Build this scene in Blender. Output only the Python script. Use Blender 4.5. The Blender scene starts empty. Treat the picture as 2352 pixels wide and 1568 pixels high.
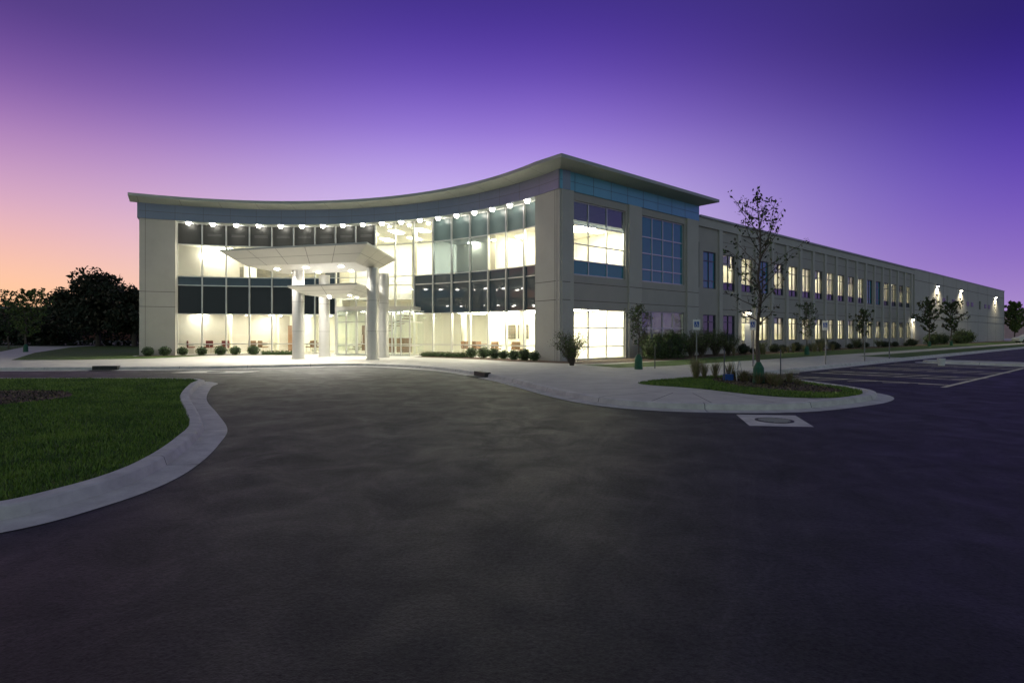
import bpy, math, random
import numpy as np
from mathutils import Vector, noise
random.seed(7); rng=np.random.default_rng(7)
sc=bpy.context.scene
D=bpy.data
def lin(c):
    return tuple(((v/255)/12.92 if v/255<=0.04045 else ((v/255+0.055)/1.055)**2.4) for v in c)
# ------------------------------------------------------------ materials
def newmat(name):
    m=D.materials.new(name); m.use_nodes=True
    nt=m.node_tree; b=nt.nodes['Principled BSDF']; return m,nt,b
def mat(name,c1,c2=None,rough=0.7,metal=0.0,scale=3.0,detail=6,bump=0.0,bscale=40.0,spec=0.5):
    m,nt,b=newmat(name)
    b.inputs['Roughness'].default_value=rough; b.inputs['Metallic'].default_value=metal
    b.inputs['Specular IOR Level'].default_value=spec
    tc=nt.nodes.new('ShaderNodeTexCoord')
    if c2 is None: c2=tuple(v*0.8 for v in c1)
    n=nt.nodes.new('ShaderNodeTexNoise'); n.inputs['Scale'].default_value=scale; n.inputs['Detail'].default_value=detail
    n.inputs['Roughness'].default_value=0.65
    nt.links.new(tc.outputs['Object'],n.inputs['Vector'])
    r=nt.nodes.new('ShaderNodeValToRGB')
    r.color_ramp.elements[0].position=0.3; r.color_ramp.elements[1].position=0.7
    r.color_ramp.elements[0].color=(*c2,1); r.color_ramp.elements[1].color=(*c1,1)
    nt.links.new(n.outputs['Fac'],r.inputs['Fac']); nt.links.new(r.outputs['Color'],b.inputs['Base Color'])
    if bump>0:
        n2=nt.nodes.new('ShaderNodeTexNoise'); n2.inputs['Scale'].default_value=bscale; n2.inputs['Detail'].default_value=4
        nt.links.new(tc.outputs['Object'],n2.inputs['Vector'])
        bp=nt.nodes.new('ShaderNodeBump'); bp.inputs['Strength'].default_value=bump; bp.inputs['Distance'].default_value=0.02
        nt.links.new(n2.outputs['Fac'],bp.inputs['Height']); nt.links.new(bp.outputs['Normal'],b.inputs['Normal'])
    return m
def emis(name,c,s):
    m,nt,b=newmat(name)
    b.inputs['Base Color'].default_value=(0.8,0.8,0.8,1)
    b.inputs['Emission Color'].default_value=(*c,1); b.inputs['Emission Strength'].default_value=s
    return m
def glass(name,tint,refl=0.08,maxr=0.6):
    m=D.materials.new(name); m.use_nodes=True; nt=m.node_tree; nt.nodes.clear()
    o=nt.nodes.new('ShaderNodeOutputMaterial'); mx=nt.nodes.new('ShaderNodeMixShader')
    t=nt.nodes.new('ShaderNodeBsdfTransparent'); t.inputs['Color'].default_value=(*tint,1)
    g=nt.nodes.new('ShaderNodeBsdfGlossy'); g.inputs['Roughness'].default_value=0.02; g.inputs['Color'].default_value=(.9,.95,1,1)
    lw=nt.nodes.new('ShaderNodeLayerWeight'); lw.inputs['Blend'].default_value=0.35
    mr=nt.nodes.new('ShaderNodeMapRange'); mr.inputs['To Min'].default_value=refl; mr.inputs['To Max'].default_value=maxr
    nt.links.new(lw.outputs['Fresnel'],mr.inputs['Value']); nt.links.new(mr.outputs['Result'],mx.inputs['Fac'])
    nt.links.new(t.outputs[0],mx.inputs[1]); nt.links.new(g.outputs[0],mx.inputs[2]); nt.links.new(mx.outputs[0],o.inputs['Surface'])
    return m
M={}
def asphalt():
    m,nt,b=newmat('asphalt'); N=nt.nodes.new; Lk=nt.links.new
    tc=N('ShaderNodeTexCoord')
    def noi(scale,detail,rough=.6,vec=None,dist=0):
        n=N('ShaderNodeTexNoise'); n.inputs['Scale'].default_value=scale; n.inputs['Detail'].default_value=detail; n.inputs['Roughness'].default_value=rough; n.inputs['Distortion'].default_value=dist
        Lk(vec if vec else tc.outputs['Object'],n.inputs['Vector']); return n.outputs['Fac']
    def mrr(v,a,b_,c,d_):
        n=N('ShaderNodeMapRange'); n.inputs['From Min'].default_value=a; n.inputs['From Max'].default_value=b_; n.inputs['To Min'].default_value=c; n.inputs['To Max'].default_value=d_; Lk(v,n.inputs['Value']); return n.outputs[0]
    def mul(a,b_):
        n=N('ShaderNodeMath'); n.operation='MULTIPLY'; Lk(a,n.inputs[0]); Lk(b_,n.inputs[1]); return n.outputs[0]
    broad=noi(.22,5,.6); patch=noi(1.3,6,.7,dist=.6); fine=noi(32,3,.85)
    sub=N('ShaderNodeVectorMath'); sub.operation='SUBTRACT'; sub.inputs[1].default_value=(-16,12,0); Lk(tc.outputs['Object'],sub.inputs[0])
    ln=N('ShaderNodeVectorMath'); ln.operation='LENGTH'; Lk(sub.outputs[0],ln.inputs[0])
    wob=N('ShaderNodeMath'); wob.operation='MULTIPLY_ADD'; wob.inputs[1].default_value=1.2; Lk(broad,wob.inputs[0]); Lk(ln.outputs['Value'],wob.inputs[2])
    n1=N('ShaderNodeTexNoise'); n1.noise_dimensions='1D'; n1.inputs['Scale'].default_value=3.2; n1.inputs['Detail'].default_value=6; n1.inputs['Roughness'].default_value=.8; Lk(wob.outputs[0],n1.inputs['W'])
    mask=mrr(noi(.16,3),.42,.6,0,1)
    ring=mul(mul(mrr(n1.outputs['Fac'],.48,.72,0,1.0),mask),mrr(noi(2.5,5,.8),.35,.65,.3,1.2))
    v=mul(mrr(broad,.3,.7,.75,1.3),mrr(patch,.3,.7,.88,1.14))
    ad=N('ShaderNodeMath'); ad.operation='ADD'; Lk(v,ad.inputs[0]); Lk(ring,ad.inputs[1])
    v=mul(ad.outputs[0],mrr(fine,.32,.68,.45,1.6))
    mm=N('ShaderNodeVectorMath'); mm.operation='SCALE'; mm.inputs[0].default_value=(.0295,.030,.0285); Lk(v,mm.inputs['Scale']); Lk(mm.outputs[0],b.inputs['Base Color'])
    Lk(mrr(patch,.3,.7,.72,.48),b.inputs['Roughness']); b.inputs['Specular IOR Level'].default_value=.22
    bp=N('ShaderNodeBump'); bp.inputs['Strength'].default_value=.8; bp.inputs['Distance'].default_value=.015
    Lk(fine,bp.inputs['Height']); Lk(bp.outputs['Normal'],b.inputs['Normal'])
    return m
M['asphalt']=asphalt()
M['concrete']=mat('concrete_paving',(.58,.56,.51),(.45,.43,.39),.85,scale=1.2,bump=.2)
M['curb']=mat('curb_concrete',(.68,.66,.61),(.44,.42,.39),.85,scale=3,detail=10,bump=.4)
M['precast']=mat('precast_panel',(.43,.40,.37),(.38,.355,.325),.85,scale=.8,bump=.15,bscale=60)
M['precast2']=mat('precast_light',(.50,.475,.44),(.45,.425,.39),.85,scale=.8,bump=.15,bscale=60)
M['groove']=mat('joint_shadow',(.14,.12,.11),None,.9)
M['fascia']=mat('metal_fascia_panel',(.22,.25,.33),(.19,.22,.30),.38,.55,scale=.5)
M['fascia2']=mat('metal_fascia_sky_tint',(.17,.42,.47),(.14,.37,.42),.35,.45,scale=.5)  # side copy of the fascia metal; cyan sky reflection put into its colour
M['metal']=mat('canopy_metal_panel',(.58,.57,.53),(.53,.52,.49),.45,.25,scale=.6)
M['soffit']=mat('roof_edge_metal',(.40,.42,.39),(.34,.37,.34),.5,.3,scale=.6)
M['colm']=mat('column_cladding',(.58,.57,.55),(.53,.52,.50),.35,.5,scale=.8)
M['alum']=mat('aluminium_mullion',(.62,.62,.60),(.56,.56,.54),.35,.6)
M['darkframe']=mat('dark_frame',(.10,.11,.12),None,.4,.4)
M['joint']=mat('panel_joint',(.12,.12,.12),None,.8)
M['wallin']=mat('interior_wall',(.80,.78,.68),(.76,.74,.64),.9,scale=.4)
M['wallin2']=mat('interior_wall_accent',(.62,.58,.46),(.53,.49,.39),.9,scale=.6)
M['ceil']=mat('interior_ceiling',(.80,.79,.72),None,.9,scale=.3)
M['floorin']=mat('interior_floor',(.50,.45,.36),(.40,.36,.29),.4,scale=.6)
M['slabedge']=mat('slab_edge',(.06,.06,.06),None,.8)
M['wood']=mat('wood',(.22,.12,.06),(.14,.07,.03),.5,scale=6)
M['black']=mat('black_plastic',(.02,.02,.02),None,.4)
M['red']=mat('red_upholstery',(.18,.03,.03),None,.8)
M['roof']=mat('roof_membrane',(.25,.25,.25),None,.9)
M['glass']=glass('clear_glass',(.93,.97,.93))
M['glass_tint']=glass('tinted_glass',(.26,.33,.38),.14,.75)
def opaque_glass(name,c,rough=.04,spec=.7):
    m=mat(name,c,tuple(v*.85 for v in c),rough,0,scale=.4,spec=spec); return m
M['spandrel']=opaque_glass('spandrel_glass',(.008,.010,.012),.03,.5)
M['spandrel2']=opaque_glass('spandrel_glass_blue',(.025,.045,.065),.04,.8)
M['shadeglass']=opaque_glass('window_shade_dark',(.050,.050,.048),.35,.3)
M['shadegreen']=opaque_glass('window_shade_pale',(.11,.155,.155),.3,.4)
M['bluewin']=opaque_glass('glass_painted_reflection',(.02,.22,.30),.04,.8)  # teal of the reflected sky is painted into this opaque glass
M['lamp']=emis('lamp_glow',(1,.96,.84),26)
M['wlamp']=emis('wall_lamp_glow',(1,.94,.72),90)
M['panel']=emis('ceiling_light_panel',(1,.95,.77),46)
M['panelw']=emis('office_light_panel',(1,.92,.66),34)
M['can']=emis('canopy_downlight_lens',(1,.96,.86),60)
M['grass']=mat('lawn_grass',(.080,.14,.016),(.042,.088,.012),.9,scale=1.5,bump=.6,bscale=120)
M['farground']=mat('far_ground',(.05,.075,.025),(.03,.05,.018),.95,scale=.3)
M['mulch']=mat('bark_mulch',(.13,.075,.045),(.04,.025,.018),.95,scale=14,bump=.9,bscale=60)
M['leaf']=mat('leaf_green',(.08,.14,.03),(.04,.07,.018),.7,scale=9)
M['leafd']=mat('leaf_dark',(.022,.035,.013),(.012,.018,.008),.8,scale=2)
M['leafb']=mat('leaf_boxwood',(.07,.13,.04),(.035,.07,.02),.7,scale=10)
M['leafp']=mat('leaf_brownish',(.10,.08,.045),(.05,.045,.02),.7,scale=6)
M['leafy']=mat('leaf_yellowgreen',(.17,.22,.05),(.10,.14,.03),.7,scale=6)
M['straw']=mat('dry_grass',(.30,.24,.13),(.18,.14,.07),.8,scale=6)
M['bark']=mat('bark',(.16,.13,.10),(.09,.07,.055),.9,scale=12,bump=.6)
M['bag']=mat('green_watering_bag',(.02,.12,.06),(.015,.09,.045),.6,scale=5)
M['paint']=mat('stall_paint',(.80,.74,.50),(.60,.55,.38),.8,scale=4)
M['white']=mat('white_paint',(.75,.75,.73),None,.5)
M['blue']=mat('sign_blue',(.02,.10,.40),None,.5)
M['post']=mat('galvanised_post',(.25,.25,.25),None,.5,.6)
M['iron']=mat('cast_iron',(.06,.055,.05),(.03,.03,.03),.6,.3,scale=20)
M['brickfar']=mat('distant_brick',(.13,.045,.03),(.09,.03,.02),.9,scale=2)
M['carpaint']=mat('car_paint_silver',(.5,.5,.52),None,.3,.4)
M['tyre']=mat('tyre_rubber',(.02,.02,.02),None,.9)
def stone():
    m,nt,b=newmat('stacked_stone'); tc=nt.nodes.new('ShaderNodeTexCoord')
    mp=nt.nodes.new('ShaderNodeMapping'); mp.inputs['Rotation'].default_value=(math.radians(90),0,0)
    br=nt.nodes.new('ShaderNodeTexBrick'); br.inputs['Scale'].default_value=1.6; br.inputs['Color1'].default_value=(.07,.06,.04,1); br.inputs['Color2'].default_value=(.14,.12,.085,1); br.inputs['Mortar'].default_value=(.03,.025,.015,1)
    br.inputs['Brick Width'].default_value=.9; br.inputs['Row Height'].default_value=.16
    nt.links.new(tc.outputs['Object'],mp.inputs[0]); nt.links.new(mp.outputs[0],br.inputs['Vector']); nt.links.new(br.outputs['Color'],b.inputs['Base Color']); return m
M['stone']=stone()
# ------------------------------------------------------------ mesh builder
class B:
    def __init__(s): s.v=[]; s.f=[]; s.m=[]; s.ms=[]
    def mi(s,k):
        if k not in s.ms: s.ms.append(k)
        return s.ms.index(k)
    def face(s,pts,k):
        i=len(s.v); s.v+= [tuple(p) for p in pts]; s.f.append(tuple(range(i,i+len(pts)))); s.m.append(s.mi(k))
    def obox(s,o,u,v,w,k):
        o,u,v,w=map(Vector,(o,u,v,w)); i=len(s.v)
        for a in (0,1):
            for b_ in (0,1):
                for c in (0,1): s.v.append(tuple(o+u*a+v*b_+w*c))
        q=[(0,1,3,2),(4,6,7,5),(0,4,5,1),(2,3,7,6),(0,2,6,4),(1,5,7,3)]
        for f in q: s.f.append(tuple(i+j for j in f)); s.m.append(s.mi(k))
    def box(s,x0,x1,y0,y1,z0,z1,k): s.obox((x0,y0,z0),(x1-x0,0,0),(0,y1-y0,0),(0,0,z1-z0),k)
    def tube(s,p0,p1,r0,r1,k,n=8,cap=True):
        p0=Vector(p0);p1=Vector(p1); d=(p1-p0).normalized()
        a=d.orthogonal().normalized(); c=d.cross(a); i=len(s.v)
        for p,r in ((p0,r0),(p1,r1)):
            for j in range(n):
                t=2*math.pi*j/n; s.v.append(tuple(p+(a*math.cos(t)+c*math.sin(t))*r))
        for j in range(n):
            s.f.append((i+j,i+(j+1)%n,i+n+(j+1)%n,i+n+j)); s.m.append(s.mi(k))
        if cap:
            s.f.append(tuple(i+j for j in reversed(range(n)))); s.m.append(s.mi(k)); s.f.append(tuple(i+n+j for j in range(n))); s.m.append(s.mi(k))
    def loft(s,rows,k,closed=False):
        i=len(s.v); w=len(rows[0]); n=len(rows)
        for r in rows: s.v+=[tuple(p) for p in r]
        for a in range(n if closed else n-1):
            b_=(a+1)%n
            for c in range(w-1):
                s.f.append((i+a*w+c,i+b_*w+c,i+b_*w+c+1,i+a*w+c+1)); s.m.append(s.mi(k))
    def obj(s,name,parent=None,loc=None,smooth=False):
        me=D.meshes.new(name); me.from_pydata(s.v,[],s.f)
        for k in s.ms: me.materials.append(M[k])
        me.polygons.foreach_set('material_index',s.m)
        if smooth: me.polygons.foreach_set('use_smooth',[True]*len(s.f))
        me.update(); o=D.objects.new(name,me); sc.collection.objects.link(o)
        if parent: o.parent=parent
        if loc: o.location=loc
        return o
def empty(name,loc=(0,0,0)):
    e=D.objects.new(name,None); e.location=loc; sc.collection.objects.link(e); return e
def inst(name,me,loc,rot=0,s=1):
    o=D.objects.new(name,me); o.location=loc; o.rotation_euler=(0,0,rot)
    o.scale=(s,s,s) if not isinstance(s,tuple) else s; sc.collection.objects.link(o); return o
# ------------------------------------------------------------ site geometry
OX,OY=-15.16,18.17
def A(R,a,z=0.0):
    a=math.radians(a); return (OX+R*math.cos(a),OY+R*math.sin(a),z)
C=Vector((2.49,29.26,0)); d=Vector((.7638,.6455,0)); m=Vector((.6455,-.7638,0))
def W(t,w,z=0.0):
    p=C+d*t+m*w; return (p.x,p.y,z)
def smooth(pts,n=8,closed=False):
    P=[Vector((p[0],p[1],0)) for p in pts]; out=[]; N=len(P)
    rngi=range(N) if closed else range(N-1)
    for i in rngi:
        p1=P[i];p2=P[(i+1)%N]; p0=P[i-1] if (i>0 or closed) else p1; p3=P[(i+2)%N] if (i+2<N or closed) else p2
        for j in range(n):
            t=j/n
            out.append(0.5*((2*p1)+(-p0+p2)*t+(2*p0-5*p1+4*p2-p3)*t*t+(-p0+3*p1-3*p2+p3)*t**3))
    if not closed: out.append(P[-1])
    return out
def offset(path,dist,closed=False):
    out=[];N=len(path)
    for i in range(N):
        a=path[i-1] if (i>0 or closed) else path[i]; b_=path[(i+1)%N] if (i<N-1 or closed) else path[i]
        t=(b_-a).normalized(); nrm=Vector((-t.y,t.x,0)); out.append(path[i]+nrm*dist)
    return out
def curb(name,path,closed=False,sgn=1):
    prof=[(0,.006),(.34,.02),(.37,.12),(.40,.135),(.54,.14),(.56,.10)]
    offs=[offset(path,sgn*o,closed) for o,_ in prof]
    rows=[[(offs[j][i].x,offs[j][i].y,prof[j][1]) for j in range(len(prof))] for i in range(len(path))]
    b=B(); b.loft(rows,'curb',closed)
    acc=0
    for i in range(1,len(path)):
        acc+=(path[i]-path[i-1]).length
        if acc>2.6 and path[i].y<45:
            acc=0; t=(path[i]-path[i-1]).normalized()*.008
            for j in range(len(prof)-1):
                p=Vector((offs[j][i].x,offs[j][i].y,prof[j][1]+.002)); q=Vector((offs[j+1][i].x,offs[j+1][i].y,prof[j+1][1]+.002))
                if j==1: p.z+=.001
                b.face([p-t,p+t,q+t,q-t],'joint')
    o=b.obj(name); return o
b=B(); b.face([(-1500,-600,-.05),(1500,-600,-.05),(1500,2500,-.05),(-1500,2500,-.05)],'farground'); b.obj('ground')
b=B(); b.face([(-90,-40,0),(140,-40,0),(170,140,0),(-90,140,0)],'asphalt'); b.obj('road')
main=smooth([(-90,18),(-60,20.5),(-40,22.3),(-30,22.9),(-20,23.5),(-14,24.3),(-10.9,25.4),(-8.6,26.5),(-6.4,26.3),(-3.24,23.6),(-1.18,19.9),(-.08,17.1),(.83,14.4),(1.69,12.55),(2.9,11.5),(4.58,11.15),(5.96,11.3),(7.4,12.0),(8.8,13.0),(9.6,14.1),(9.75,15.4),(9.55,17.6),(9.45,19.9),(9.9,21.1),W(2,10.9),W(4,10.9),W(20,10.9),W(60,10.9),W(130,10.9)],8)
curb('main_curb',main)
inner=offset(main,.55)
b=B(); b.face([(p.x,p.y,.12) for p in inner]+[(150,160,.12),(-90,160,.12)],'concrete')
b.obj('pavement')
b=B()
mj=main[56:165]; acc=0
o1=offset(mj,.57); o2=offset(mj,2.6)
for i in range(1,len(mj)):
    acc+=(mj[i]-mj[i-1]).length
    if acc>1.5:
        acc=0; t=(mj[i]-mj[i-1]).normalized()*.012
        if mj[i].x<9: b.face([(*(o1[i]-t).xy,.1225),(*(o1[i]+t).xy,.1225),(*(o2[i]+t).xy,.1225),(*(o2[i]-t).xy,.1225)],'joint')
for i in range(0,70):
    b.face([W(i*1.6-.012,6.1,.1225),W(i*1.6+.012,6.1,.1225),W(i*1.6+.012,7.7,.1225),W(i*1.6-.012,7.7,.1225)],'joint')
b.obj('pavement_joints')
# curb inlets
def inlet(x,y,ang_):
    b=B(); b.box(-.45,.45,-.15,.15,0,.012,'iron')
    for k in range(9): b.box(-.40+k*.095,-.36+k*.095,-.13,.13,.0125,.02,'post')
    b.box(-.5,.5,.17,.40,.0,.17,'iron')
    o=b.obj('curb_inlet',loc=(x,y,.018)); o.rotation_euler=(0,0,ang_)
inlet(-17.5,24.05-.25,.12); inlet(-1.35,20.35,-1.1)
def sheet(name,poly,z,k):
    b=B(); b.face([(p[0],p[1],z) for p in poly],k); return b.obj(name)
isl=smooth([(-8.85,16.4),(-7.4,13.5),(-5.85,11.07),(-4.75,9.3),(-4.22,8.03),(-3.85,6.9),(-3.68,6.0),(-3.75,5.2),(-4.1,4.45),(-5.2,3.8),(-8,3.4),(-14,3.2),(-24,4),(-34,8),(-34,15),(-26,18),(-16,18.7),(-11,18.6),(-9.5,17.9)],8,True)
curb('island_curb',isl,True,-1)
island_in=offset(isl,-.56,True)
sheet('lawn',[(p.x,p.y) for p in island_in],.115,'grass')
mb=[(-12.3+2.05*math.cos(t)*(1+.05*math.sin(5*t)),12.3+2.0*math.sin(t)) for t in np.linspace(0,2*math.pi,40)[:-1]]
sheet('mulch_bed',mb,.135,'mulch')
pen=smooth([(3.72,16.5),(4.94,14.9),(5.94,13.2),(6.9,12.7),(7.9,13.0),(8.75,13.9),(9.05,14.9),(8.85,16.8),(8.6,18.75),(7.4,19.3),(6.0,18.6)],6,True)
sheet('lawn',[(p.x,p.y) for p in pen],.126,'grass')
pm=smooth([(6.3,15.6),(7.0,14.2),(8.0,13.8),(8.55,14.6),(8.5,16.6),(8.2,18.3),(7.1,18.6),(6.3,17.6)],6,True)
sheet('mulch_bed',[(p.x,p.y) for p in pm],.131,'mulch')
sheet('mulch_bed',[A(20.8,a)[:2] for a in range(62,32,-1)]+[W(12.8,-.02)[:2],W(12.8,2.2)[:2],W(6,3.2)[:2],W(-1,2.6)[:2]]+[A(18.6,a)[:2] for a in range(36,62)],.124,'mulch')
sheet('mulch_bed',[W(12.9,-.3)[:2],W(122,-.3)[:2],W(122,1.8)[:2],W(12.9,2.2)[:2]],.124,'mulch')
sheet('lawn',[p[:2] for p in (W(-1.5,2.9),W(0,3.6),W(6,3.3),W(12.8,2.3),W(125,1.9),W(125,6),W(4,6),W(1,6.2),W(-2,5.5))],.128,'grass')
sheet('lawn',[p[:2] for p in (W(19,7.8),W(125,7.8),W(125,10.2),W(19,10.2))],.128,'grass')
sheet('mulch_bed',[A(20.8,a)[:2] for a in range(88,118)]+[A(19.4,a)[:2] for a in range(117,87,-1)],.124,'mulch')
leftlawn=[A(19.4,117),A(19.4,104),(-21.0,32.5),(-24.5,30.8),(-27.5,30.6),(-36,42),(-46,58),(-50,70),(-20,70),(-22,44),A(20.9,118)]
sheet('lawn',[p[:2] for p in leftlawn],.126,'grass')
sheet('lawn',[(-25.4,24.6),(-29.6,29.8),(-39,42),(-54,62),(-90,62),(-90,24),(-60,22.5)],.126,'grass')
sheet('lawn',[(-90,63),(-51,63),(-51,158),(-90,158)],.126,'farground')
tw=[(14.8,17.6),(16.2,18.1),(17.4,17.4),(17.6,14),(17.4,12.2),(16.2,11.6),(15,12.2),(14.7,14)]
pi_=smooth([W(*p) for p in tw],6,True)
curb('parking_island_curb',pi_,True,1)
pin=offset(pi_,.55,True); sheet('parking_island',[(p.x,p.y) for p in pin],.125,'concrete')
b=B()
def line(p,q,wd=.12,z=.006):
    p=Vector(p);q=Vector(q); n=(q-p).normalized(); n=Vector((-n.y,n.x,0))*wd/2
    b.face([(*(p-n).xy,z),(*(q-n).xy,z),(*(q+n).xy,z),(*(p+n).xy,z)],'paint')
ts=[.6,3.1,4.9,7.4,9.2,11.7,13.6]
for t in ts: line(W(t,11.3),W(t,16.3),.15)
for t0,t1 in ((3.1,4.9),(7.4,9.2),(11.7,13.6)):
    for k in range(6): line(W(t0+.1,11.6+k*.85),W(t1-.1,12.3+k*.85),.13,.0075)
for k in range(5): line(W(-.9+.3*k,12+ k*.9),W(.5,12.6+k*.9),.13,.0075)
line(W(-.5,16.4),W(13.6,16.4),.14,.009)
for t in np.arange(19,110,2.7): line(W(t,11.3),W(t,16.3),.14)
b.obj('parking_markings')
e=empty('storm_drain')
b=B(); b.face([(4.4,10.95,.005),(4.1,9.62,.005),(5.15,9.5,.005),(5.5,10.82,.005)],'curb'); b.obj('concrete_apron',e)
b=B(); b.tube((4.8,10.2,.004),(4.8,10.2,.012),.33,.33,'iron',28)
for k in range(-4,5):
    h=math.sqrt(max(.01,.27**2-(k*.06)**2)); b.box(4.8-h,4.8+h,10.2+k*.06-.008,10.2+k*.06+.008,.0125,.016,'concrete')
b.obj('grate',e)
e=empty('manhole_cover'); b=B(); x,y=-12.2,23.0
b.face([(x-1.6,y-.5,.005),(x+1.3,y-.7,.005),(x+1.6,y+.5,.005),(x-1.2,y+.6,.005)],'curb'); b.tube((x,y,.004),(x,y,.012),.35,.35,'iron',24); b.obj('lid',e)
# ------------------------------------------------------------ OFFICE BUILDING
BLD=empty('office_building')
RF=20.85; RG=21.45; aL,aR=116.9,32.1; gL,gR=111.2,38.0; NP=18; st=(gL-gR)/NP
ang=[gL-st*i for i in range(NP+1)]
b=B()
def arcbox(R0,R1,a0,a1,z0,z1,k,n=6):
    for i in range(n):
        p=a0+(a1-a0)*i/n; q=a0+(a1-a0)*(i+1)/n
        P=[A(R0,p),A(R0,q),A(R1,q),A(R1,p)]
        b.face([(*P[0][:2],z0),(*P[1][:2],z0),(*P[1][:2],z1),(*P[0][:2],z1)],k)
        b.face([(*P[3][:2],z0),(*P[2][:2],z0),(*P[2][:2],z1),(*P[3][:2],z1)],k)
        b.face([(*P[0][:2],z1),(*P[1][:2],z1),(*P[2][:2],z1),(*P[3][:2],z1)],k)
        b.face([(*P[0][:2],z0),(*P[1][:2],z0),(*P[2][:2],z0),(*P[3][:2],z0)],k)
    for a_ in (a0,a1):
        b.face([A(R0,a_,z0),A(R1,a_,z0),A(R1,a_,z1),A(R0,a_,z1)],k)
arcbox(RF,RG+.35,aL,gL+.05,.1,9.2,'precast2')
arcbox(RF,RG+.35,gR-.05,aR,.1,9.2,'precast2')
b.obj('front_piers',BLD)
b=B()
for z in (3.35,4.35): 
    arcbox(RF-.004,RF+.0,aL,gL+.05,z,z+.035,'groove'); arcbox(RF-.004,RF,gR-.05,aR+.2,z,z+.035,'groove')
for a_ in ((aL+gL)/2+1.9,(gR+aR)/2-1.8): arcbox(RF-.004,RF,a_,a_+.06,.1,9.2,'groove',1)
b.obj('pier_joints',BLD)
b=B(); arcbox(RF-.06,RF+.7,aL+.3,aR-.05,9.2,10.22,'fascia',36); b.obj('front_fascia',BLD)
b=B()
for i in range(0,19):
    a_=aL-1-(aL-aR-1)*i/18; arcbox(RF-.066,RF-.061,a_,a_+.045,9.2,10.2,'joint',1)
arcbox(RF-.066,RF-.061,aL,aR,9.68,9.70,'joint',36)
b.obj('fascia_joints',BLD)
b=B(); n=48; RE=19.75
rows=[]
for i in range(n+1):
    a_=aL+1.4-(aL+1.4-(aR+.0))*i/n
    if i==n:
        cx=W(-.95,1.1)
        rows.append([(*W(0,.06)[:2],10.2),(cx[0],cx[1],10.40),(cx[0],cx[1],10.58),(*W(1.5,-2)[:2],10.62)])
    else:
        rows.append([A(RF-.05,a_,10.2),A(RE,a_,10.40),A(RE,a_,10.58),A(RF+1.2,a_,10.62)])
rows.append([(*W(13.3,.06)[:2],10.2),(*W(14.1,1.1)[:2],10.40),(*W(14.1,1.1)[:2],10.58),(*W(13.0,-2)[:2],10.62)])
rows.append([(*W(13.3,-2)[:2],10.2),(*W(14.1,-2)[:2],10.40),(*W(14.1,-2)[:2],10.58),(*W(13.0,-2.01)[:2],10.62)])
b.loft(rows,'soffit')
b.face([rows[0][0],rows[0][1],rows[0][2],rows[0][3]],'soffit')
b.face([A(RF+1.15,a,10.61) for a in np.linspace(aL+1.4,aR,30)]+[W(13.2,-1.9,10.61),(-.34,53.06,10.61),(-13.6,55.8,10.61)],'roof')
b.obj('roof_edge',BLD)
b=B()
for i in range(13):
    a_=aL-(aL-aR)*i/12.5
    b.face([A(RF-.05,a_,10.197),A(RF-.05,a_+.05,10.197),A(RE,a_+.05,10.397),A(RE,a_,10.397)],'joint')
b.obj('soffit_joints',BLD)
b=B(); b.obox(W(0,.06,9.2),d*13.3,-m*.5,(0,0,1.02),'fascia2'); b.obox(W(13.3,.06,9.2),d*.02,-m*3,(0,0,1.02),'fascia2')
for t in np.arange(1.1,13,1.5): b.obox(W(t,.064,9.2),d*.03,-m*.003,(0,0,1.0),'joint')
b.obox(W(0,.066,9.68),d*13.3,-m*.003,(0,0,.02),'joint')
b.obj('side_fascia',BLD)
def wall(b,w0,t0,t1,z0,z1,ops,k,th=.3):
    T=sorted(set([t0,t1]+[v for o in ops for v in o[:2]])); Z=sorted(set([z0,z1]+[v for o in ops for v in o[2:4]]))
    for i in range(len(T)-1):
        for j in range(len(Z)-1):
            tc=(T[i]+T[i+1])/2; zc=(Z[j]+Z[j+1])/2
            if any(o[0]<tc<o[1] and o[2]<zc<o[3] for o in ops): continue
            for w in (w0,w0-th): b.face([W(T[i],w,Z[j]),W(T[i+1],w,Z[j]),W(T[i+1],w,Z[j+1]),W(T[i],w,Z[j+1])],k)
    for o in ops:
        a0,a1,c0,c1=o[:4]
        for q in ([(a0,c0),(a1,c0)],[(a1,c0),(a1,c1)],[(a1,c1),(a0,c1)],[(a0,c1),(a0,c0)]):
            b.face([W(q[0][0],w0,q[0][1]),W(q[1][0],w0,q[1][1]),W(q[1][0],w0-th,q[1][1]),W(q[0][0],w0-th,q[0][1])],k)
    for tt in (t0,t1): b.face([W(tt,w0,z0),W(tt,w0-th,z0),W(tt,w0-th,z1),W(tt,w0,z1)],k)
ops=[(.82,5.5,4.75,8.77),(.82,5.5,.15,2.95),(7.09,11.63,4.75,8.77),(7.09,11.63,.15,2.95)]
b=B(); wall(b,0,0.02,13.2,.1,9.2,ops,'precast'); b.obj('side_wall',BLD)
b=B()
for t0,t1 in ((.1,.7),(5.7,6.9),(11.8,13.15)):
    b.obox(W(t0,.12,.1),d*(t1-t0),-m*.12,(0,0,9.08),'precast2')
for z in (3.35,4.3):
    for t0,t1 in ((.7,5.7),(6.9,11.8)): b.obox(W(t0,.005,z),d*(t1-t0),-m*.004,(0,0,.035),'groove')
    for t0,t1 in ((.1,.7),(5.7,6.9),(11.8,13.15)): b.obox(W(t0,.125,z),d*(t1-t0),-m*.004,(0,0,.035),'groove')
b.obj('side_pilasters',BLD)
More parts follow.
